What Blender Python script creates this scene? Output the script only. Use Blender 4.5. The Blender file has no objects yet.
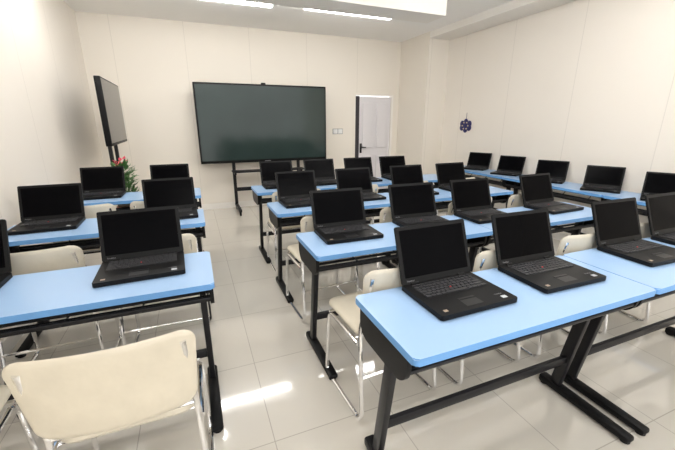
import bpy, bmesh, math, random
from mathutils import Vector, Matrix
random.seed(4)
scene = bpy.context.scene
col = scene.collection
scene.view_settings.view_transform = 'Standard'

# ---------------- materials ----------------
def mat(name, color, rough=0.5, metal=0.0, spec=0.5, noise=0.0, nscale=30, emit=None, estr=0, bump=0.0, bdist=0.002):
    m = bpy.data.materials.new(name); m.use_nodes = True
    nt = m.node_tree; b = nt.nodes['Principled BSDF']
    b.inputs['Base Color'].default_value = (*color, 1)
    b.inputs['Roughness'].default_value = rough
    b.inputs['Metallic'].default_value = metal
    b.inputs['Specular IOR Level'].default_value = spec
    if noise > 0 or bump > 0:
        tc = nt.nodes.new('ShaderNodeTexCoord'); n = nt.nodes.new('ShaderNodeTexNoise')
        n.inputs['Scale'].default_value = nscale; n.inputs['Detail'].default_value = 3
        nt.links.new(tc.outputs['Object'], n.inputs['Vector'])
        if noise > 0:
            mx = nt.nodes.new('ShaderNodeMix'); mx.data_type = 'RGBA'
            mx.inputs[6].default_value = (*[c*(1-noise) for c in color], 1)
            mx.inputs[7].default_value = (*[min(1, c*(1+noise)) for c in color], 1)
            nt.links.new(n.outputs['Fac'], mx.inputs[0]); nt.links.new(mx.outputs[2], b.inputs['Base Color'])
        if bump > 0:
            bp = nt.nodes.new('ShaderNodeBump'); bp.inputs['Strength'].default_value = bump
            bp.inputs['Distance'].default_value = bdist
            nt.links.new(n.outputs['Fac'], bp.inputs['Height']); nt.links.new(bp.outputs['Normal'], b.inputs['Normal'])
    if emit:
        b.inputs['Emission Color'].default_value = (*emit, 1); b.inputs['Emission Strength'].default_value = estr
    return m

def wall_mat(name, color, axis, pitch=1.2, off=0.0):
    m = mat(name, color, 0.55, spec=0.3)
    nt = m.node_tree; b = nt.nodes['Principled BSDF']
    tc = nt.nodes.new('ShaderNodeTexCoord'); sp = nt.nodes.new('ShaderNodeSeparateXYZ')
    nt.links.new(tc.outputs['Object'], sp.inputs[0])
    a = nt.nodes.new('ShaderNodeMath'); a.operation = 'ADD'; a.inputs[1].default_value = off+12.0
    nt.links.new(sp.outputs[axis], a.inputs[0])
    d = nt.nodes.new('ShaderNodeMath'); d.operation = 'DIVIDE'; d.inputs[1].default_value = pitch
    nt.links.new(a.outputs[0], d.inputs[0])
    f = nt.nodes.new('ShaderNodeMath'); f.operation = 'FRACT'; nt.links.new(d.outputs[0], f.inputs[0])
    l = nt.nodes.new('ShaderNodeMath'); l.operation = 'LESS_THAN'; l.inputs[1].default_value = 0.008/pitch
    nt.links.new(f.outputs[0], l.inputs[0])
    n = nt.nodes.new('ShaderNodeTexNoise'); n.inputs['Scale'].default_value = 2.0
    nt.links.new(tc.outputs['Object'], n.inputs['Vector'])
    m0 = nt.nodes.new('ShaderNodeMix'); m0.data_type = 'RGBA'
    m0.inputs[6].default_value = (*[c*0.97 for c in color], 1); m0.inputs[7].default_value = (*color, 1)
    nt.links.new(n.outputs['Fac'], m0.inputs[0])
    mx = nt.nodes.new('ShaderNodeMix'); mx.data_type = 'RGBA'
    mx.inputs[7].default_value = (*[c*0.86 for c in color], 1)
    nt.links.new(m0.outputs[2], mx.inputs[6]); nt.links.new(l.outputs[0], mx.inputs[0])
    nt.links.new(mx.outputs[2], b.inputs['Base Color'])
    return m

def floor_mat():
    m = mat('floor_tile', (0.8, 0.76, 0.7), 0.06, spec=1.0)
    nt = m.node_tree; b = nt.nodes['Principled BSDF']
    b.inputs['IOR'].default_value = 1.6
    tc = nt.nodes.new('ShaderNodeTexCoord'); mp = nt.nodes.new('ShaderNodeMapping')
    mp.inputs['Location'].default_value = (-0.21, -0.1, 0)
    br = nt.nodes.new('ShaderNodeTexBrick'); br.offset = 0; br.squash = 1
    br.inputs['Scale'].default_value = 1.0
    br.inputs['Brick Width'].default_value = 0.6; br.inputs['Row Height'].default_value = 0.6
    br.inputs['Mortar Size'].default_value = 0.0025; br.inputs['Mortar Smooth'].default_value = 0.1
    br.inputs['Color1'].default_value = (0.63, 0.595, 0.53, 1); br.inputs['Color2'].default_value = (0.655, 0.62, 0.555, 1)
    br.inputs['Mortar'].default_value = (0.44, 0.41, 0.36, 1)
    nt.links.new(tc.outputs['Object'], mp.inputs[0]); nt.links.new(mp.outputs[0], br.inputs['Vector'])
    nt.links.new(br.outputs['Color'], b.inputs['Base Color'])
    return m

M = dict(
 wall_back=wall_mat('wall_cream', (0.81, 0.76, 0.68), 0, 0.95, 0.3),
 wall_side=wall_mat('wall_cream_side', (0.84, 0.79, 0.72), 1, 0.95, 0.2),
 ceiling=mat('ceiling_white', (0.90, 0.89, 0.87), 0.8, noise=0.01),
 trimw=mat('plaster_white', (0.84, 0.81, 0.76), 0.6, noise=0.01),
 floor=floor_mat(),
 blue=mat('blue_laminate', (0.30, 0.45, 0.67), 0.28, spec=0.45, noise=0.02, nscale=6),
 blue_edge=mat('blue_edge_band', (0.13, 0.33, 0.66), 0.35),
 black=mat('black_powder_coated_steel', (0.008, 0.008, 0.010), 0.4, spec=0.3, noise=0.1),
 plastic=mat('black_plastic', (0.0075, 0.0075, 0.008), 0.42, spec=0.14, noise=0.15, nscale=80),
 keys=mat('black_keys', (0.032, 0.032, 0.035), 0.5, spec=0.3, noise=0.1),
 screen=mat('laptop_screen_dark', (0.0015, 0.0015, 0.002), 0.2, spec=0.03, noise=0.1, nscale=3),
 pad=mat('touchpad_black', (0.016, 0.016, 0.017), 0.35, spec=0.3, noise=0.1),
 red=mat('red_rubber', (0.6, 0.02, 0.02), 0.5, noise=0.1),
 sticker=mat('sticker_white', (0.45, 0.47, 0.5), 0.4, noise=0.15, nscale=200),
 stickerb=mat('sticker_amber', (0.35, 0.27, 0.20), 0.4, noise=0.15, nscale=200),
 grey=mat('grey_print', (0.18, 0.18, 0.19), 0.5, noise=0.05),
 chrome=mat('chrome', (0.85, 0.85, 0.86), 0.1, 1.0, noise=0.02),
 cream=mat('cream_vinyl', (0.63, 0.575, 0.465), 0.32, spec=0.5, noise=0.12, nscale=9, bump=0.6, bdist=0.008),
 panel=mat('display_glass', (0.024, 0.039, 0.036), 0.12, spec=0.4, noise=0.45, nscale=0.9),
 tvglass=mat('television_glass', (0.010, 0.010, 0.011), 0.1, spec=0.3, noise=0.1, nscale=2),
 doorw=mat('door_pale_white', (0.70, 0.68, 0.70), 0.4, noise=0.01),
 dark=mat('dark_gap', (0.03, 0.025, 0.03), 0.6, noise=0.1),
 lampbody=mat('lamp_white_metal', (0.8, 0.8, 0.8), 0.4, noise=0.01),
 lamp=mat('lamp_diffuser', (1, 1, 1), 0.5, noise=0.005, emit=(1.0, 0.98, 0.95), estr=29),
 switch=mat('switch_plastic', (0.8, 0.8, 0.78), 0.4, noise=0.01),
 pot=mat('pot_ceramic', (0.45, 0.12, 0.08), 0.35, noise=0.1),
 soil=mat('soil', (0.05, 0.03, 0.02), 0.9, noise=0.3),
 leaf=mat('leaf_green', (0.06, 0.17, 0.04), 0.5, noise=0.3, nscale=15),
 petal=mat('petal_red', (0.60, 0.06, 0.10), 0.5, noise=0.2, nscale=15),
 ornb=mat('ornament_blue', (0.02, 0.02, 0.11), 0.4, noise=0.3, nscale=60),
 orny=mat('ornament_gold', (0.6, 0.5, 0.3), 0.35, noise=0.1),
)

# ---------------- mesh helpers ----------------
def box(bm, c, s, rot=None, bev=0.0, seg=2):
    r = bmesh.ops.create_cube(bm, size=1.0); vs = r['verts']
    bmesh.ops.scale(bm, vec=s, verts=vs)
    if bev > 0:
        es = list({e for v in vs for e in v.link_edges})
        rr = bmesh.ops.bevel(bm, geom=es, offset=bev, segments=seg, affect='EDGES', profile=0.5)
        vs = list({v for f in rr['faces'] for v in f.verts} | {v for v in vs if v.is_valid})
        seen = set(vs); st = list(vs)
        while st:
            v = st.pop()
            for e in v.link_edges:
                o = e.other_vert(v)
                if o not in seen: seen.add(o); st.append(o)
        vs = list(seen)
    if rot is not None: bmesh.ops.transform(bm, matrix=rot.to_4x4(), verts=vs)
    bmesh.ops.translate(bm, vec=c, verts=vs)
    return vs

def beam(bm, p0, p1, wx, wy, bev=0.004):
    p0 = Vector(p0); p1 = Vector(p1); d = p1-p0
    z = d.normalized(); x = Vector((1, 0, 0)) if abs(z.x) < 0.9 else Vector((0, 1, 0))
    y = z.cross(x).normalized(); x = y.cross(z)
    R = Matrix((x, y, z)).transposed()
    return box(bm, (p0+p1)/2, (wx, wy, d.length), R, bev)

def smooth_path(pts, r=0.05, n=5):
    pts = [Vector(p) for p in pts]; out = [pts[0]]
    for i in range(1, len(pts)-1):
        a = pts[i-1]; b = pts[i]; c = pts[i+1]
        ra = min(r, (a-b).length*0.45); rc = min(r, (c-b).length*0.45)
        p = b+(a-b).normalized()*ra; q = b+(c-b).normalized()*rc
        for k in range(n+1):
            t = k/n; out.append(p*(1-t)**2+b*2*t*(1-t)+q*t*t)
    out.append(pts[-1]); return out

def tube(bm, pts, rad, seg=10, r=0.05, n=5):
    pts = smooth_path(pts, r, n); rings = []
    T0 = (pts[1]-pts[0]).normalized()
    up = Vector((1, 0, 0)) if abs(T0.x) < 0.9 else Vector((0, 0, 1))
    nrm = (up - T0*up.dot(T0)).normalized()
    for i, p in enumerate(pts):
        if i == 0: T = T0
        elif i == len(pts)-1: T = (pts[i]-pts[i-1]).normalized()
        else: T = (pts[i+1]-pts[i-1]).normalized()
        nrm = (nrm - T*nrm.dot(T)).normalized(); b = T.cross(nrm)
        rings.append([bm.verts.new(p+(nrm*math.cos(2*math.pi*k/seg)+b*math.sin(2*math.pi*k/seg))*rad) for k in range(seg)])
    for i in range(len(rings)-1):
        for k in range(seg):
            bm.faces.new((rings[i][k], rings[i][(k+1) % seg], rings[i+1][(k+1) % seg], rings[i+1][k]))
    bm.faces.new(list(reversed(rings[0]))); bm.faces.new(rings[-1])

def slab(bm, cx, cy, z0, z1, w, d, rad, seg=6, bev=0.003):
    pts = []
    for sx, sy, a0 in ((1, 1, 0), (-1, 1, 90), (-1, -1, 180), (1, -1, 270)):
        for k in range(seg+1):
            a = math.radians(a0+90*k/seg)
            pts.append((cx+sx*(w/2-rad)+rad*math.cos(a), cy+sy*(d/2-rad)+rad*math.sin(a)))
    bot = [bm.verts.new((x, y, z0)) for x, y in pts]; top = [bm.verts.new((x, y, z1)) for x, y in pts]
    n = len(pts)
    ft = bm.faces.new(top); fb = bm.faces.new(list(reversed(bot)))
    for i in range(n): bm.faces.new((bot[i], bot[(i+1) % n], top[(i+1) % n], top[i]))
    if bev > 0:
        es = list(ft.edges)+list(fb.edges)
        bmesh.ops.bevel(bm, geom=es, offset=bev, segments=2, affect='EDGES')

def cyl(bm, c, r, h, seg=20, r2=None, rot=None):
    rr = bmesh.ops.create_cone(bm, cap_ends=True, segments=seg, radius1=r, radius2=r if r2 is None else r2, depth=h)
    if rot is not None: bmesh.ops.transform(bm, matrix=rot.to_4x4(), verts=rr['verts'])
    bmesh.ops.translate(bm, vec=c, verts=rr['verts']); return rr['verts']

def padmesh(bm, W, H, r, T, curve, nx=24, nz=12, taper=0.0):
    grid = {}
    for side in (1, -1):
        for i in range(nx+1):
            a = -math.cos(math.pi*i/nx); x = W*a
            ex = max(0, abs(x)-(W-r)); h = H-r+math.sqrt(max(0, r*r-ex*ex))
            for j in range(nz+1):
                b = -math.cos(math.pi*j/nz); z = h*b
                t = T*math.sqrt(max(0, 1-max(abs(a), abs(b))**10))
                xx = x*(1-taper*(1-(z+H)/(2*H)))
                grid[(side, i, j)] = bm.verts.new((xx, -curve*(1-a*a)+side*t, z))
        for i in range(nx):
            for j in range(nz):
                q = [grid[(side, i, j)], grid[(side, i+1, j)], grid[(side, i+1, j+1)], grid[(side, i, j+1)]]
                if side > 0: q.reverse()
                bm.faces.new(q)
    bmesh.ops.remove_doubles(bm, verts=bm.verts, dist=1e-5)

def finish(bm, name, m, parent=None, smooth=True, label=None, loc=(0, 0, 0), rz=0):
    me = bpy.data.meshes.new(name)
    bmesh.ops.recalc_face_normals(bm, faces=bm.faces)
    bm.to_mesh(me); bm.free()
    if isinstance(m, (list, tuple)):
        for k in m: me.materials.append(k)
    else: me.materials.append(m)
    if smooth:
        for p in me.polygons: p.use_smooth = True
        try: me.set_sharp_from_angle(angle=math.radians(35))
        except Exception: pass
    o = bpy.data.objects.new(name, me); col.objects.link(o)
    o.location = loc; o.rotation_euler = (0, 0, rz)
    if parent: o.parent = parent
    if label: o['label'] = label
    return o

def root(name, label, cat, loc=(0, 0, 0), rz=0, group=None):
    e = bpy.data.objects.new(name, None); e.empty_display_size = 0.1
    col.objects.link(e); e.location = loc; e.rotation_euler = (0, 0, rz)
    e['label'] = label; e['category'] = cat
    if group: e['group'] = group
    return e

def clone(src, loc, rz=0, label=None, group=None):
    def rec(o, par):
        c = o.copy(); col.objects.link(c)
        if par: c.parent = par
        for ch in o.children: rec(ch, c)
        return c
    n = rec(src, None); n.location = loc; n.rotation_euler = (0, 0, rz)
    if label: n['label'] = label
    if group: n['group'] = group
    return n

def N(): return bmesh.new()

# ---------------- room shell ----------------
XL, XR, YB, YF, ZC = -1.27, 4.2, 6.2, -2.2, 2.86
def shell_w(name, c, s, m):
    bm = N(); box(bm, c, s); o = finish(bm, name, m, smooth=False); o['kind'] = 'structure'; return o
cx, cy = (XL+XR)/2, (YB+YF)/2
shell_w('floor', (cx, cy, -0.05), (XR-XL+0.4, YB-YF+0.4, 0.1), M['floor'])
shell_w('ceiling', (cx, cy, ZC+0.05), (XR-XL+0.4, YB-YF+0.4, 0.1), M['ceiling'])
DX0, DX1, DZ = 2.88, 3.67, 1.93
bm = N()
box(bm, ((XL+DX0)/2, YB+0.06, ZC/2), (DX0-XL, 0.12, ZC))
box(bm, ((DX1+XR)/2, YB+0.06, ZC/2), (XR-DX1, 0.12, ZC))
box(bm, ((DX0+DX1)/2, YB+0.06, (ZC+DZ)/2), (DX1-DX0, 0.12, ZC-DZ))
o = finish(bm, 'wall_back', M['wall_back'], smooth=False); o['kind'] = 'structure'
shell_w('wall_left', (XL-0.06, cy, ZC/2), (0.12, YB-YF, ZC), M['wall_side'])
shell_w('wall_right', (XR+0.06, cy, ZC/2), (0.12, YB-YF, ZC), M['wall_side'])
shell_w('baseboard_back', ((XL+DX0)/2, YB-0.008, 0.05), (DX0-XL, 0.016, 0.1), M['trimw'])
shell_w('baseboard_left', (XL+0.008, cy, 0.05), (0.016, YB-YF, 0.1), M['trimw'])
shell_w('baseboard_right', (XR-0.008, cy-0.5, 0.05), (0.016, YB-YF-1.0, 0.1), M['trimw'])
shell_w('trim_1', ((3.80+XR)/2, (5.32+YB)/2, ZC/2), (XR-3.80, YB-5.32, ZC), M['wall_back'])
shell_w('trim_2', ((0.0+2.58)/2, 3.52, (2.5+ZC)/2), (2.58, 0.32, ZC-2.5), M['trimw'])
shell_w('trim_3', ((3.80+XR)/2, (1.0+5.32)/2, ZC-0.05), (XR-3.80, 4.32, 0.10), M['trimw'])
# door
door = bpy.data.objects.new('door_1', None); col.objects.link(door); door['kind'] = 'structure'; door.location = ((DX0+DX1)/2, YB, 0)
w = DX1-DX0
bm = N()
box(bm, (w/2-0.02, 0.03, DZ/2), (0.04, 0.1, DZ)); box(bm, (0, 0.03, DZ-0.01), (w, 0.1, 0.02))
finish(bm, 'door_frame', M['trimw'], door, False)
bm = N()
box(bm, (-w/2+0.045, 0.05, DZ/2-0.015), (0.09, 0.06, DZ-0.03)); finish(bm, 'door_gap', M['dark'], door, False)
bm = N()
box(bm, (0.025, 0.04, (DZ-0.04)/2), (w-0.12, 0.04, DZ-0.04), bev=0.003)
for x in (-0.13, 0.17):
    for z0, z1 in ((0.15, 0.80), (0.95, 1.78)):
        box(bm, (x, 0.010, (z0+z1)/2), (0.22, 0.03, z1-z0), bev=0.012)
finish(bm, 'door_leaf', M['doorw'], door, False)
bm = N()
box(bm, (-w/2+0.125, 0.010, 0.95), (0.035, 0.03, 0.18), bev=0.005); tube(bm, [(-w/2+0.125, 0.0, 0.97), (-w/2+0.125, -0.05, 0.97), (-w/2+0.21, -0.05, 0.97)], 0.009, r=0.02)
finish(bm, 'door_handle', M['black'], door)

# ---------------- lamps ----------------
def make_lamp(loc):
    e = root('ceiling_lamp', 'slim white fluorescent tube lamp mounted on the ceiling', 'ceiling light', loc, group='fluorescent ceiling lamps')
    bm = N(); box(bm, (0, 0, 0.0), (1.26, 0.11, 0.03), bev=0.006); finish(bm, 'lamp_body', M['lampbody'], e)
    bm = N(); slab(bm, 0, 0, -0.055, -0.012, 1.24, 0.09, 0.03); finish(bm, 'lamp_diffuser', M['lamp'], e)
    return e
lamp0 = make_lamp((0.46, 4.78, ZC-0.016))
for x, y in ((2.08, 4.70), (0.5, 1.5), (1.9, 1.5), (3.0, 2.0), (3.0, 0.6), (0.5, -0.6), (2.08, -0.6), (-0.6, 2.7), (-0.62, 4.2)):  # last lamp is added out of view to soften the television's shadow
    clone(lamp0, (x, y, ZC-0.016))

# ---------------- table ----------------
TW, TD, TH = 1.25, 0.445, 0.75
def make_table(loc, rz, label, group):
    e = root('training_table', label, 'table', loc, rz, group)
    bm = N(); slab(bm, 0, TD/2, TH-0.028, TH, TW-0.004, TD, 0.018, bev=0.004)
    bm.normal_update()
    for f in bm.faces:
        f.material_index = 1 if abs(f.normal.z) < 0.5 else 0
    finish(bm, 'tabletop', (M['blue'], M['blue_edge']), e)
    for s in (-1, 1):
        x = s*(TW/2-0.06)
        bm = N(); beam(bm, (x, 0.20, TH-0.03), (x, 0.30, 0.04), 0.03, 0.055)
        leg = finish(bm, 'leg', M['black'], e)
        bm = N()
        vs = box(bm, (x, 0.15, 0.032), (0.055, 0.47, 0.05), bev=0.012)
        for v in vs:
            if v.co.z > 0.03: v.co.z -= 0.018*min(1, abs(v.co.y-0.3)/0.3)
        cyl(bm, (x, -0.06, 0.006), 0.022, 0.012, 12); cyl(bm, (x, 0.36, 0.006), 0.022, 0.012, 12)
        finish(bm, 'foot', M['plastic'], leg)
        bm = N(); xb = s*(TW/2-0.018); prof = []
        y0, y1, z1, z0, r = 0.05, 0.40, TH-0.029, TH-0.15, 0.07
        prof += [(y0, z1), (y1, z1)]
        for k in range(7):
            a = math.radians(-90*k/6); prof.append((y1-r+r*math.cos(a), z0+r+r*math.sin(a)))
        for k in range(7):
            a = math.radians(-90-90*k/6); prof.append((y0+r+r*math.cos(a), z0+r+r*math.sin(a)))
        A = [bm.verts.new((xb-0.009, y, z)) for y, z in prof]; B = [bm.verts.new((xb+0.009, y, z)) for y, z in prof]
        bm.faces.new(A); bm.faces.new(list(reversed(B)))
        for i in range(len(prof)): bm.faces.new((A[i], A[(i+1) % len(prof)], B[(i+1) % len(prof)], B[i]))
        finish(bm, 'side_bracket', M['plastic'], e)
    bm = N()
    for y, z in ((0.065, TH-0.10), (0.11, TH-0.13), (0.165, TH-0.14), (0.22, TH-0.14), (0.275, TH-0.14), (0.33, TH-0.138), (0.385, TH-0.09)):
        tube(bm, [(-TW/2+0.02, y, z), (TW/2-0.02, y, z)], 0.009, 8)
    for x in (-0.3, 0, 0.3):
        tube(bm, [(x, 0.065, TH-0.10), (x, 0.12, TH-0.14), (x, 0.34, TH-0.14), (x, 0.385, TH-0.09)], 0.005, 8)
    finish(bm, 'shelf_rack', M['black'], e)
    bm = N(); box(bm, (0, 0.272, 0.22), (TW-0.12, 0.022, 0.045), bev=0.003); finish(bm, 'crossbar', M['black'], e)
    bm = N(); box(bm, (0, 0.225, TH-0.055), (TW-0.12, 0.03, 0.04), bev=0.003); finish(bm, 'support_rail', M['black'], e)
    return e

# ---------------- laptop ----------------
def text_mesh(body, size):
    cu = bpy.data.curves.new('t', 'FONT'); cu.body = body; cu.size = size; cu.extrude = 0.0002
    ob = bpy.data.objects.new('t', cu); col.objects.link(ob)
    dg = bpy.context.evaluated_depsgraph_get(); me = bpy.data.meshes.new_from_object(ob.evaluated_get(dg))
    bpy.data.objects.remove(ob); return me
LW, LD = 0.375, 0.272
def make_laptop(loc, rz, label, group, tilt=20):
    e = root('laptop', label, 'laptop', loc, rz, group)
    bm = N(); slab(bm, 0, 0, 0.003, 0.024, LW, LD, 0.007, bev=0.002)
    for sx in (-1, 1):
        for sy in (-1, 1): cyl(bm, (sx*0.15, sy*0.105, 0.0025), 0.008, 0.005, 10)
    finish(bm, 'base', M['plastic'], e)
    bm = N(); rows = [(0.100, 15, 0.013), (0.080, 14, 0.019), (0.060, 14, 0.019), (0.040, 13, 0.019), (0.020, 12, 0.019), (0.0, 9, 0.019)]
    kw = 0.31
    for y, n, d in rows:
        ws = [1.0]*n
        if n == 9: ws = [1.2, 1, 1.2, 1.1, 5, 1.1, 1.2, 1, 1.2]
        if n == 12: ws = [2]+[1]*10+[2.2]
        if n == 13: ws = [1.6]+[1]*11+[2]
        tot = sum(ws); x = -kw/2
        for q in ws:
            ww = kw*q/tot
            box(bm, (x+ww/2, y+0.006, 0.0262), (ww-0.004, d-0.004, 0.005)); x += ww
    finish(bm, 'keyboard', M['keys'], e, False)
    bm = N(); box(bm, (-0.01, -0.09, 0.0243), (0.08, 0.045, 0.0012)); box(bm, (-0.01, -0.058, 0.0248), (0.08, 0.011, 0.002)); finish(bm, 'touchpad', M['pad'], e, False)
    bm = N(); cyl(bm, (-0.008, 0.037, 0.029), 0.0035, 0.004, 10); finish(bm, 'pointing_stick', M['red'], e)
    bm = N(); box(bm, (0.14, -0.108, 0.0243), (0.024, 0.018, 0.0008)); finish(bm, 'sticker', M['sticker'], e, False)
    bm = N(); box(bm, (-0.15, -0.108, 0.0243), (0.018, 0.014, 0.0008)); finish(bm, 'sticker', M['stickerb'], e, False, label='small amber sticker')
    R = Matrix.Rotation(math.radians(-tilt), 4, 'X'); hinge = Matrix.Translation((0, LD/2-0.012, 0.024)) @ R
    up = hinge @ Matrix.Rotation(math.radians(90), 4, 'X')
    bm = N()
    slab(bm, 0, 0.128, -0.011, 0.0, LW, 0.252, 0.007, bev=0.002)
    bmesh.ops.transform(bm, matrix=up, verts=bm.verts)
    lid = finish(bm, 'lid', M['plastic'], e)
    bm = N(); box(bm, (0, 0.133, 0.0004), (LW-0.035, 0.206, 0.001))
    bmesh.ops.transform(bm, matrix=up, verts=bm.verts)
    finish(bm, 'screen', M['screen'], lid, False)
    for s in (-1, 1):
        bm = N()
        cyl(bm, (s*0.125, LD/2-0.010, 0.025), 0.008, 0.035, 12, rot=Matrix.Rotation(math.radians(90), 3, 'Y'))
        finish(bm, 'hinge', M['plastic'], e)
    me = text_mesh('ThinkPad', 0.010)
    me2 = me.copy(); me2.transform(Matrix.Translation((0.115, -0.085, 0.0244))); me2.materials.append(M['grey'])
    o = bpy.data.objects.new('lettering', me2); col.objects.link(o); o.parent = e
    me.transform(up @ Matrix.Translation((-0.165, 0.012, 0.0004))); me.materials.append(M['grey'])
    o = bpy.data.objects.new('lettering', me); col.objects.link(o); o.parent = lid
    return e

# ---------------- chair ----------------
def make_chair(loc, rz, label, group):
    e = root('chair', label, 'chair', loc, rz, group)
    bm = N(); padmesh(bm, 0.246, 0.155, 0.055, 0.010, 0.035, taper=0.09)
    bmesh.ops.transform(bm, matrix=Matrix.Translation((0, -0.015, 0.685)) @ Matrix.Rotation(math.radians(7), 4, 'X'), verts=bm.verts)
    finish(bm, 'backrest', M['cream'], e)
    bm = N(); padmesh(bm, 0.215, 0.20, 0.06, 0.020, 0.0)
    bmesh.ops.transform(bm, matrix=Matrix.Translation((0, 0.245, 0.455)) @ Matrix.Rotation(math.radians(90), 4, 'X'), verts=bm.verts)
    finish(bm, 'seat', M['cream'], e)
    for s in (-1, 1):
        bm = N()
        tube(bm, [(s*0.205, -0.045, 0.80), (s*0.215, 0.035, 0.50), (s*0.232, -0.03, 0.012), (s*0.232, 0.40, 0.012), (s*0.225, 0.37, 0.425), (s*0.225, 0.04, 0.425)], 0.011, 10, 0.06)
        finish(bm, 'leg', M['chrome'], e)
    for y, z in ((0.09, 0.425), (0.37, 0.425), (0.0, 0.25), (0.03, 0.50)):
        bm = N(); ww = 0.215 if z > 0.45 else 0.226
        tube(bm, [(-ww, y, z), (ww, y, z)], 0.008, 8)
        finish(bm, 'crossbar', M['chrome'], e)
    return e

TL = 'light blue rectangular training table with black metal legs'
RX = [1.18, 2.43]; LX = -0.6
RR = [0.742, 1.654, 2.62, 3.53]; LR = [1.53, 2.59, 3.63]
t0 = make_table((RX[0], RR[0], 0), 0, TL, 'training tables')
tables = [(RX[1], RR[0], 0)]+[(x, y, 0) for y in RR[1:] for x in RX]+[(LX, y, 0) for y in LR]
for x, y, _ in tables: clone(t0, (x, y, 0))
for yc in (1.53, 2.78, 4.03): clone(t0, (3.70, yc, 0), -math.pi/2, label='light blue training table pushed against the wall')

LL = 'open black laptop with dark screen on a blue table'
HY = 0.41-LD/2+0.012
pos = []
for x in (0.955, 1.50, 2.24, 2.74): pos.append((x, RR[0]+HY-0.005, 0))
for x in (0.86, 1.45, 2.0, 2.73): pos.append((x, RR[1]+HY, 0))
for x in (0.85, 1.43, 2.03, 2.6): pos.append((x, RR[2]+HY, 0))
for x in (0.86, 1.38, 1.9, 2.4): pos.append((x, RR[3]+HY, 0))
for x in (-0.29, -1.03): pos.append((x, LR[0]+HY, 0))
for x in (-0.21, -0.98): pos.append((x, LR[1]+HY, 0))
for x in (-0.26, -0.87): pos.append((x, LR[2]+HY, 0))
l0 = make_laptop((pos[0][0], pos[0][1], TH), math.radians(0.5), LL, 'classroom laptops')
for i, (x, y, r) in enumerate(pos[1:]): clone(l0, (x, y, TH), math.radians(random.uniform(-2.5, 2.5)))
for y in (1.26, 1.76, 2.32, 2.93, 3.56, 4.15):
    c = clone(l0, (3.70+0.24, y, TH), math.radians(-64+random.uniform(-3, 3)), label='open black laptop with dark screen on the table along the wall')
    c.scale = (0.9, 0.9, 0.9)

CL = 'cream vinyl chair with chrome tubular legs'
c0 = make_chair((-0.30, 1.09, 0), 0, CL, 'classroom chairs')
ch = [(-0.95, 1.09)]+[(-0.84, 2.13), (-0.28, 2.13), (-0.86, 3.17), (-0.28, 3.17)]
for r in (1, 2, 3):
    for x in (0.86, 1.48, 2.1, 2.75): ch.append((x, RR[r]-0.38))
for x, y in ch: clone(c0, (x, y, 0), math.radians(random.uniform(-4, 4)))

# ---------------- displays ----------------
def make_display(name, label, cat, loc, rz, W, H, z0, px, glass, fwd=0.3, cam=True, bez=0.05):
    e = root(name, label, cat, loc, rz)
    bm = N(); box(bm, (0, 0, z0+H/2), (W, 0.06, H), bev=0.008); finish(bm, 'frame', M['plastic'], e)
    bm = N(); box(bm, (0, -0.0305, z0+H/2+0.008), (W-bez, 0.002, H-bez-0.02)); finish(bm, 'screen', glass, e, False)
    bm = N()
    for s in (-1, 1):
        box(bm, (s*px, 0.06, (z0+0.45)/2+0.04), (0.05, 0.04, z0+0.45), bev=0.004)
        box(bm, (s*px, 0.08-fwd/2, 0.085), (0.05, fwd+0.1, 0.04), bev=0.004)
    for z in (0.35, z0+0.3): box(bm, (0, 0.06, z), (2*px, 0.03, 0.06), bev=0.003)
    finish(bm, 'stand', M['black'], e)
    for s in (-1, 1):
        for y in (0.08, 0.06-fwd):
            bm = N(); cyl(bm, (s*px, y, 0.032), 0.032, 0.025, 16, rot=Matrix.Rotation(math.radians(90), 3, 'Y')); box(bm, (s*px, y, 0.055), (0.035, 0.03, 0.03), bev=0.003)
            finish(bm, 'caster', M['plastic'], e)
    if cam:
        bm = N(); box(bm, (0, 0, z0+H+0.012), (0.07, 0.04, 0.025), bev=0.005); finish(bm, 'webcam', M['plastic'], e)
        bm = N(); box(bm, (0, -0.12, z0-0.13), (2*px+0.1, 0.22, 0.02), bev=0.004)
        for s in (-1, 1): box(bm, (s*px, -0.05, z0-0.16), (0.03, 0.2, 0.04), bev=0.003)
        finish(bm, 'tray', M['black'], e)
        bm = N(); box(bm, (0, -0.0315, z0+0.018), (0.09, 0.001, 0.010)); finish(bm, 'badge', M['grey'], e, False)
    return e
make_display('interactive_display', 'large black interactive flat panel display on a wheeled stand', 'display screen', (1.14, 5.95, 0), 0, 2.1, 1.21, 0.8, 0.55, M['panel'], fwd=0.45)
make_display('television', 'black flat television on a wheeled stand beside the wall', 'television', (-0.87, 5.2, 0), math.radians(91), 1.2, 0.73, 1.18, 0.2, M['tvglass'], fwd=0.22, cam=False, bez=0.03)

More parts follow.
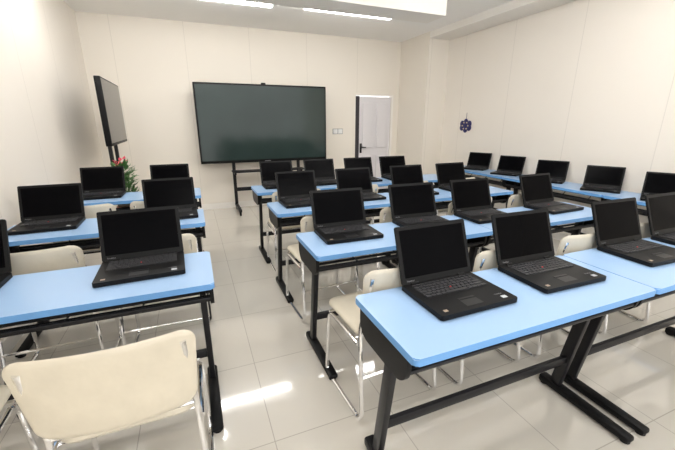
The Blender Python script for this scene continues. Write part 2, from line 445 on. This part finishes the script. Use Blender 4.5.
# ---------------- plant ----------------
pl = root('potted_plant', 'potted plant with green leaves and a few red flowers', 'plant', (-0.73, 4.34, 0))
bm = N(); cyl(bm, (0, 0, 0.28), 0.08, 0.56, 24, 0.11); finish(bm, 'pot', M['pot'], pl)
bm = N(); cyl(bm, (0, 0, 0.565), 0.10, 0.02, 24); finish(bm, 'soil', M['soil'], pl)
def leafset(bm, n, zlo, zhi, rad, L, W):
    for i in range(n):
        a = random.uniform(0, 2*math.pi); z = random.uniform(zlo, zhi); r = random.uniform(0.02, rad)
        base = Vector((r*math.cos(a), r*math.sin(a), z)); el = random.uniform(-0.2, 0.9)
        d = Vector((math.cos(a)*math.cos(el), math.sin(a)*math.cos(el), math.sin(el)))
        s = Vector((-math.sin(a), math.cos(a), 0)); u = d.cross(s)
        l = L*random.uniform(0.7, 1.2)
        sec = [(0, 0.1, 0), (0.3, 0.9, 0.05), (0.6, 0.8, 0.04), (1, 0.03, -0.08)]
        rows = []
        for t, ww, hh in sec:
            c = base+d*l*t-u*hh*l; rows.append([bm.verts.new(c-s*W*ww), bm.verts.new(c-u*W*0.3*ww), bm.verts.new(c+s*W*ww)])
        for k in range(3):
            for q in range(2): bm.faces.new((rows[k][q], rows[k][q+1], rows[k+1][q+1], rows[k+1][q]))
bm = N()
for i in range(9):
    a = i*0.7; tube(bm, [(0.02*math.cos(a), 0.02*math.sin(a), 0.56), (0.03*math.cos(a), 0.03*math.sin(a), 0.7), (0.06*math.cos(a), 0.06*math.sin(a), 0.92)], 0.004, 6)
leafset(bm, 120, 0.68, 1.0, 0.075, 0.09, 0.022); finish(bm, 'foliage', M['leaf'], pl)
bm = N(); leafset(bm, 20, 1.0, 1.06, 0.06, 0.045, 0.018); fl = finish(bm, 'flower', M['petal'], pl); fl['kind'] = 'stuff'

# ---------------- wall ornament / switch ----------------
orn = root('wall_ornament', 'dark blue flower-shaped ornament with pale dots hanging on the wall', 'wall decoration', (XR-0.012, 4.72, 1.38))
bm = N()
for k in range(6):
    a = math.radians(60*k+30)
    vs = bmesh.ops.create_uvsphere(bm, u_segments=14, v_segments=8, radius=0.052)['verts']
    bmesh.ops.scale(bm, vec=(0.2, 1, 1), verts=vs); bmesh.ops.translate(bm, vec=(0, 0.095*math.cos(a), 0.06*math.sin(a)), verts=vs)
vs = bmesh.ops.create_uvsphere(bm, u_segments=14, v_segments=8, radius=0.055)['verts']; bmesh.ops.scale(bm, vec=(0.2, 1, 1), verts=vs)
finish(bm, 'petal', M['ornb'], orn)
bm = N()
for k in range(6):
    a = math.radians(60*k)
    vs = bmesh.ops.create_uvsphere(bm, u_segments=10, v_segments=6, radius=0.012)['verts']; bmesh.ops.translate(bm, vec=(-0.01, 0.065*math.cos(a), 0.055*math.sin(a)), verts=vs)
finish(bm, 'bead', M['orny'], orn)
bm = N(); tube(bm, [(0.004, 0, 0.10), (0.004, 0.0, 0.2)], 0.003, 6); finish(bm, 'cord', M['ornb'], orn)
sw = root('light_switch', 'small white double light switch plate on the wall', 'light switch', (2.52, YB, 1.27))
bm = N(); box(bm, (0, -0.004, 0), (0.20, 0.008, 0.095), bev=0.002); finish(bm, 'plate', M['grey'], sw)  # grey colour stands in for a shadow outline around the white rockers
for x in (-0.048, 0.048):
    bm = N(); box(bm, (x, -0.011, 0), (0.085, 0.008, 0.08), bev=0.001); finish(bm, 'rocker', M['switch'], sw)

# ---------------- world + camera ----------------
w = bpy.data.worlds.new('world'); scene.world = w; w.use_nodes = True
w.node_tree.nodes['Background'].inputs[0].default_value = (1, 0.985, 0.97, 1); w.node_tree.nodes['Background'].inputs[1].default_value = 2.1
cam = bpy.data.cameras.new('camera'); co = bpy.data.objects.new('camera', cam); col.objects.link(co)
psi, th = math.radians(22.1), math.radians(16.6)
g = Vector((math.sin(psi), math.cos(psi), 0)); r = Vector((math.cos(psi), -math.sin(psi), 0)); z = Vector((0, 0, 1))
F = g*math.cos(th)-z*math.sin(th); U = g*math.sin(th)+z*math.cos(th)
mw = Matrix((r, U, -F)).transposed().to_4x4(); mw.translation = Vector((0, 0, 1.45)); co.matrix_world = mw
cam.sensor_width = 36; cam.lens = 348/675*36; cam.clip_start = 0.02
scene.camera = co
